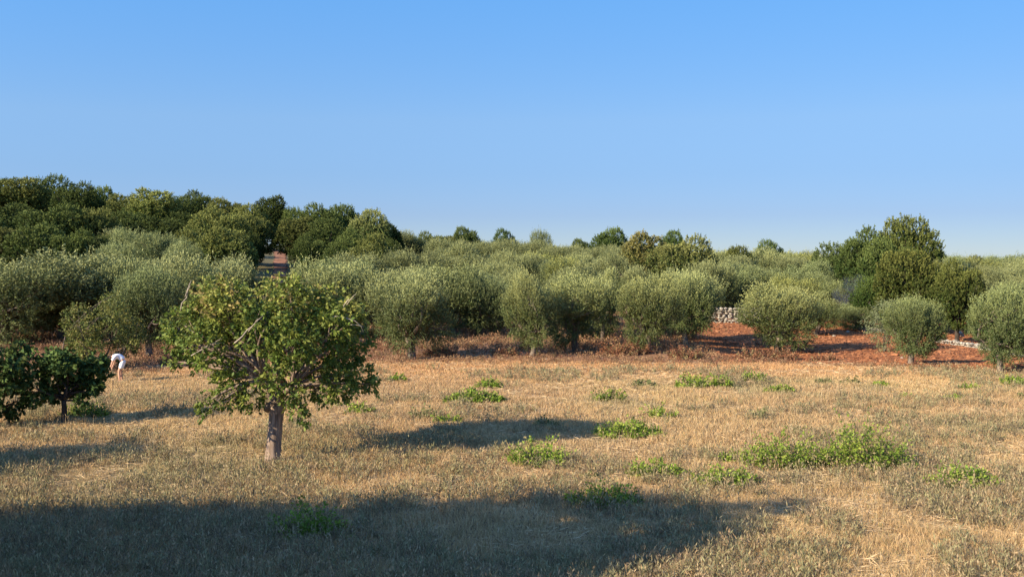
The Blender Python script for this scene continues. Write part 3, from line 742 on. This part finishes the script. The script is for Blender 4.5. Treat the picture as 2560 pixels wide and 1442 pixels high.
# ------------------------------------------------------------------ green shrubs in the field
def shrub(px, base, w, h, label, seed, cols=None, name='green_shrub', cat='shrub', leaf=(.05, .10), dens=1.0, mat=None):
    rng = np.random.default_rng(seed)
    bx, by = at(px, base-h*.12); s = by/F
    W = w*s; H = h*s*1.25; dp = min(W*.5, 1.3)
    k = max(6, int(W*dp*75*dens+12))
    r = np.sqrt(rng.uniform(0, 1, k)); a = rng.uniform(0, 6.28, k)
    gx = r*np.cos(a)*W*.44; gy = r*np.sin(a)*dp*.45
    fall = np.clip(1-r**2*.75, .2, 1)*rng.uniform(.55, 1.1, k)
    Ps, Ds, Cs, Ls = [], [], [], []
    m = 11
    cols = np.array(cols or [(.20, .29, .038), (.25, .33, .048), (.15, .225, .032), (.31, .36, .065)])
    d = nz(np.stack([gx/(W*.5)*.8+rng.normal(size=k)*.45, gy/dp*.8+rng.normal(size=k)*.45, np.ones(k)*.8], -1))
    L = H*fall*1.15
    t = np.linspace(.1, 1, m)
    base_ = np.stack([gx, gy, np.zeros(k)], -1)
    P = base_[:, None]+d[:, None]*(t[None, :, None]*L[:, None, None])
    P[..., 2] -= (t**2)[None]*L[:, None]*.18
    P = P.reshape(-1, 3)
    P[:, 2] += np.repeat(terrain(bx+gx, by+gy)-tz(bx, by), m)
    P = np.repeat(P, 2, 0); P += rng.normal(size=P.shape)*.03
    D = rng.normal(size=P.shape)*.7+np.repeat(np.repeat(d, m, 0), 2, 0)*.5; D[:, 2] += .1
    C = cols[rng.integers(0, len(cols), k)]; C = np.where(rng.uniform(size=(k, 1)) < .14, [[.34, .28, .13]], C); C = np.repeat(np.repeat(C, m, 0), 2, 0)*rng.uniform(.75, 1.25, (len(P), 1))
    lf = 1+max(0, by-26)/60
    V1, C1 = leaf_quads(rng, P, D, rng.uniform(leaf[0], leaf[1], len(P))*lf, rng.uniform(leaf[0], leaf[1], len(P))*.62*lf, C)
    V2, C2 = leaf_quads(rng, base_, d, L, np.full(k, .012), np.tile(np.array([[.14, .14, .05]]), (k, 1)))
    # only the stems' feet reach the ground, so seat them just below it
    o = single(name, quad_mesh(name, np.concatenate([V1, V2]), np.concatenate([C1, C2]), mat or M_SHRUB), label, cat, loc=(bx, by, tz(bx, by)-.01))
    return o

SHR = [
 (992, 957, 42, 22, 'small green tuft just right of the pear tree crown'),
 (825, 1018, 42, 22, 'small green tuft under the right side of the pear tree'),
 (898, 1037, 66, 26, 'low green shrub right of the pear tree trunk'),
 (1222, 974, 66, 24, 'small green shrub just above the long low one'),
 (1185, 1010, 155, 34, 'long low green shrub above the middle tree shadow'),
 (1060, 1052, 80, 34, 'pale green shrub left of a darker twin above the shadow'),
 (1118, 1064, 66, 32, 'darker green shrub touching the tree shadow at its upper left'),
 (1365, 1072, 66, 24, 'faint green shrub lying in the middle tree shadow'),
 (1525, 1008, 60, 40, 'upright green shrub alone in the middle of the field'),
 (1610, 968, 62, 18, 'faint flat green shrub near the olives, left of a larger pair'),
 (1738, 974, 90, 36, 'left shrub of the green pair near the red soil'),
 (1802, 973, 56, 30, 'right shrub of the green pair near the red soil'),
 (1884, 957, 52, 26, 'round bright shrub below the lone golden topped olive'),
 (1946, 985, 78, 22, 'flat dark green shrub right of the round bright one'),
 (2060, 962, 34, 16, 'tiny faint green sprig, left of two near the red soil'),
 (2128, 964, 40, 22, 'tiny faint upright sprig, right of two near the red soil'),
 (2205, 966, 42, 10, 'thin dark flat sprig below the small olive on red soil'),
 (2267, 998, 24, 14, 'tiny green sprig alone on the right'),
 (2425, 978, 50, 20, 'small bright shrub near the right edge, above a flat one'),
 (2388, 1004, 56, 14, 'flat green shrub near the right edge below the small bright one'),
 (2532, 967, 60, 26, 'yellow green shrub under the dense olive at the right edge'),
 (1658, 1052, 48, 44, 'upright bushy shrub above the bright oval one'),
 (1568, 1097, 180, 46, 'bright oval shrub at the right tip of the tree shadow'),
 (1342, 1172, 130, 72, 'bushy shrub with one tall shoot below the middle tree shadow'),
 (1897, 1048, 34, 24, 'small dull brown green tuft right of centre'),
 (2155, 1188, 210, 132, 'tallest green shrub, right half of the big clump'),
 (1965, 1182, 190, 100, 'wide green shrub, left half of the big clump'),
 (1838, 1160, 84, 36, 'low shrub at the left end of the big clump'),
 (1640, 1202, 150, 50, 'green shrub with a raised tip below the big clump, left one'),
 (1810, 1218, 180, 48, 'spreading green shrub below the big clump, right one'),
 (1510, 1272, 190, 58, 'bright shrub half inside the edge of the large foreground shadow'),
 (2405, 1226, 190, 56, 'bright green mound near the right edge'),
 (780, 1350, 190, 92, 'dark green shrub inside the large foreground shadow'),
 (1475, 1197, 50, 16, 'sparse low sprig left of the shrub with a raised tip'),
 (215, 1048, 110, 42, 'green weeds around the foot of the fig tree'),
 (2560, 1000, 40, 16, 'faint green tuft touching the right edge'),
]
for i, (px, b, w, h, lab) in enumerate(SHR):
    dull = [(.15, .17, .06), (.18, .19, .075)] if ('faint' in lab or 'dull' in lab or 'sparse' in lab or 'pale' in lab) else None
    shrub(px, b, w, h, lab, 500+i, dull, dens=(.6 if dull else 1.0))
shrub(1325, 1128, 24, 34, 'single tall leafy shoot beside the bushy shrub', 590, dens=1.2)
shrub(2112, 1110, 40, 34, 'leafy spike above the tallest green shrub', 591)

# rust brown dry bushes along the olive row
RUST = [(.24, .10, .055), (.30, .14, .075), (.20, .09, .05), (.34, .19, .10)]
for i, (px, b, w, h, lab) in enumerate([
    (1262, 893, 60, 30, 'rust brown dry bush left of the thick pale trunk'),
    (1545, 893, 90, 44, 'reddish dry bush in the shade left of the widest crown'),
    (1590, 890, 70, 48, 'reddish dry bush beneath the widest crown'),
    (1715, 902, 90, 40, 'dark dry bush right of the stump like trunk'),
    (1880, 905, 80, 36, 'brown dry bush left of the lone golden topped olive'),
    (1950, 905, 90, 34, 'brown dry bush around the foot of the golden topped olive'),
    (2060, 908, 80, 22, 'low brown dry bush right of the golden topped olive'),
    (1100, 893, 70, 32, 'dry brown bush right of the round olive beside the pear tree'),
    (440, 915, 90, 34, 'dry rusty bush right of the bending person'),
    (90, 868, 110, 40, 'dry rusty bush above the fig tree'),
    (2320, 1002, 8, 5, '')]):
    if lab: shrub(px, b, w, h, lab, 600+i, RUST, 'dry_bush', 'dry bush', (.035, .08), .8, M_GRASS)

# ------------------------------------------------------------------ dry stone walls
def stone_wall(pts, h, thick, label, seed, size=.16):
    rng = np.random.default_rng(seed)
    pts = [np.array(p, float) for p in pts]
    P = []; sz = []
    for a, b in zip(pts[:-1], pts[1:]):
        L = np.linalg.norm(b-a); d = (b-a)/L; nrm_ = np.array([-d[1], d[0]])
        lay = int(h/(size*1.05))+1
        for k in range(lay):
            u = rng.uniform(0, .2)
            while u < L:
                for sgn in (-1, 0, 1):
                    q = a+d*(u+rng.normal()*.05)+nrm_*sgn*thick*.5*(1-.3*k/lay)
                    hh = h*(.85+.3*vnoise(q[0]*1.3, q[1]*1.3, seed))
                    if k*size*1.05 > hh: continue
                    P.append((q[0], q[1], tz(q[0], q[1])+.05+k*size*1.05+rng.normal()*.02)); sz.append(size*rng.uniform(.45, .85))
                u += size*1.35*rng.uniform(.7, 1.5)
    V, Fc, S = blobs(rng, np.array(P), np.array(sz), .8, .12)
    single('stone_wall', mesh_np('stone_wall', V, Fc, S, M_STONE), label, 'stone wall')
wx, wy = at(1810, 807)
stone_wall([(wx-3, wy+1.0), (wx, wy), (wx+2.2, wy-.3), (wx+6, wy+1)], 1.15, .5, 'pale dry stone wall at the end of the red gap between olives', 71, .17)
lw = [at(2150, 826), at(2215, 832), at(2262, 838), at(2330, 852), at(2365, 860), at(2425, 868), at(2470, 876), at(2600, 900)]
stone_wall(lw[3:], .22, .4, 'low pale stone wall running behind the red soil on the right', 72, .15)
stone_wall(lw[:3], .16, .5, 'tumbled low row of pale stones left of the small olive', 73, .14)
# loose stones
rng = np.random.default_rng(74)
for (px, py, r, lab) in ((1346, 880, .10, 'white stone at the left foot of the thick pale trunk'), (1366, 899, .07, 'tiny white stone in front of the thick pale trunk'),
                         (2085, 842, .13, 'pale boulder at the edge of the red soil'), (2400, 851, .28, 'round grey boulder on the low wall beside the oak trunk'),
                         (2120, 832, .18, 'flat pale stone near the tumbled row'), (2255, 896, .10, 'white stone at the foot of the small olive')):
    x, y = at(px, py)
    V, Fc, S = blobs(rng, np.array([[0, 0, r*.35+(.3 if 'boulder on' in lab else 0)]]), np.array([r]), .8, .08)
    single('stone', mesh_np('stone', V, Fc, S, M_STONE), lab, 'stone', loc=(x, y, tz(x, y)))

# ------------------------------------------------------------------ the person bending over
def person():
    x0, y0 = at(300, 956)
    g = tz(x0, y0)
    root = empty('person', (x0, y0, g), 'person in white top and white shorts bending down beside the yellowish tree', 'person', rz=R(12))
    skin_m = flat_mat('skin', (.52, .29, .19), .6); white = flat_mat('white_cotton', (.80, .79, .80), .85, .03)
    hair_m = flat_mat('dark_hair', (.03, .02, .015), .7); shoe_m = flat_mat('shoe', (.25, .17, .13), .8)
    def skinned(name, nodes, edges, mat, lv=2):
        me = bpy.data.meshes.new(name); me.from_pydata([n[:3] for n in nodes], edges, [])
        me.materials.append(mat)
        o = part(name, me, root)
        md = o.modifiers.new('skin', 'SKIN')
        sv = me.skin_vertices[0].data
        for i, nn in enumerate(nodes):
            r = nn[3]; sv[i].radius = r if isinstance(r, tuple) else (r, r)
            sv[i].use_root = (i == 0)
        md.use_smooth_shade = True
        s2 = o.modifiers.new('sub', 'SUBSURF'); s2.levels = lv; s2.render_levels = lv
        return o
    # faces left (-x); y is sideways
    N = [(.13, 0, .86, (.15, .13)),           # 0 pelvis
         (.08, 0, .99, (.14, .11)), (-.05, 0, 1.10, (.15, .11)), (-.19, 0, 1.12, (.15, .10)),   # spine 1 2 3
         (-.27, 0, 1.09, .055), (-.33, 0, 1.03, .085), (-.385, 0, .975, .08),       # 4 neck, 5-6 head
         (.11, .09, .82, .085), (.02, .10, .47, .06), (.05, .10, .24, .052), (.055, .10, .07, .036), (-.09, .11, .03, .03),
         (.11, -.09, .82, .085), (-.02, -.10, .47, .06), (.0, -.11, .24, .052), (.01, -.11, .07, .036), (-.13, -.12, .03, .03),
         (-.20, .18, 1.06, .055), (-.25, .20, .80, .042), (-.33, .17, .60, .030), (-.36, .16, .53, .028),
         (-.20, -.18, 1.06, .055), (-.27, -.20, .80, .042), (-.36, -.17, .61, .030), (-.39, -.16, .54, .028)]
    E = [(0, 1), (1, 2), (2, 3), (3, 4), (4, 5), (5, 6), (0, 7), (7, 8), (8, 9), (9, 10), (10, 11), (0, 12), (12, 13), (13, 14), (14, 15), (15, 16),
         (3, 17), (17, 18), (18, 19), (19, 20), (3, 21), (21, 22), (22, 23), (23, 24)]
    for h in (20, 24):
        hx, hy, hz, _ = N[h]
        for k, (dy, L) in enumerate(((-.027, .055), (-.01, .066), (.008, .063), (.025, .05))):
            i = len(N); N += [(hx-.02, hy+dy, hz-.035, .010), (hx-.035, hy+dy, hz-.035-L*.6, .009), (hx-.02, hy+dy, hz-.035-L, .008)]
            E += [(h, i), (i, i+1), (i+1, i+2)]
        i = len(N); N += [(hx+.025, hy-.02, hz-.01, .011), (hx+.03, hy-.025, hz-.05, .009)]; E += [(h, i), (i, i+1)]
    skinned('body', N, E, skin_m)
    skinned('shirt', [(.135, 0, .915, (.172, .15)), (.07, 0, 1.01, (.16, .13)), (-.05, 0, 1.11, (.168, .128)), (-.19, 0, 1.125, (.165, .118)), (-.245, 0, 1.10, .07),
                      (-.20, .185, 1.055, .075), (-.235, .20, .92, .066), (-.20, -.185, 1.055, .075), (-.25, -.20, .92, .066)],
            [(0, 1), (1, 2), (2, 3), (3, 4), (3, 5), (5, 6), (3, 7), (7, 8)], white)
    skinned('shorts', [(.125, 0, .87, (.168, .148)), (.105, 0, .95, (.165, .14)), (.115, .09, .80, .108), (.05, .10, .56, .088), (.115, -.09, .80, .108), (.03, -.10, .56, .088)],
            [(0, 1), (0, 2), (2, 3), (0, 4), (4, 5)], white)
    skinned('hair', [(-.30, 0, 1.085, .075), (-.355, 0, 1.03, .095), (-.375, 0, .985, .075)], [(0, 1), (1, 2)], hair_m)
    for sx, sy in ((-.02, .105), (-.065, -.115)):
        skinned('shoe', [(sx+.08, sy, .04, .045), (sx, sy, .035, .045), (sx-.10, sy, .03, .04)], [(0, 1), (1, 2)], shoe_m)
person()

# ------------------------------------------------------------------ wisp of smoke by the oaks on the right
def smoke():
    c = up(2128, 735, 78)
    T = Tubes()
    T.tube([(-1.0, 0, -.9), (-.8, 0, -.4), (-.5, 0, .1), (0, 0, .55), (.7, 0, .9), (1.3, 0, 1.1)], [.35, .8, 1.05, 1.05, .8, .3], 14)
    m, nt, N, L = new_mat('thin_smoke'); out = N.new('ShaderNodeOutputMaterial')
    pv = N.new('ShaderNodeVolumePrincipled'); pv.inputs['Color'].default_value = (.85, .88, .92, 1)
    tc = N.new('ShaderNodeTexCoord'); n = N.new('ShaderNodeTexNoise'); n.inputs['Scale'].default_value = .9; n.inputs['Detail'].default_value = 3
    mr = N.new('ShaderNodeMapRange'); mr.inputs[1].default_value = .42; mr.inputs[2].default_value = .75; mr.inputs[3].default_value = 0; mr.inputs[4].default_value = .16
    L.new(tc.outputs['Object'], n.inputs[0]); L.new(n.outputs[0], mr.inputs[0]); L.new(mr.outputs[0], pv.inputs['Density']); L.new(pv.outputs[0], out.inputs['Volume'])
    single('smoke', T.mesh('smoke', m), 'faint wisp of grey smoke in front of the oaks on the right', 'smoke', kind='stuff', loc=tuple(c))
smoke()
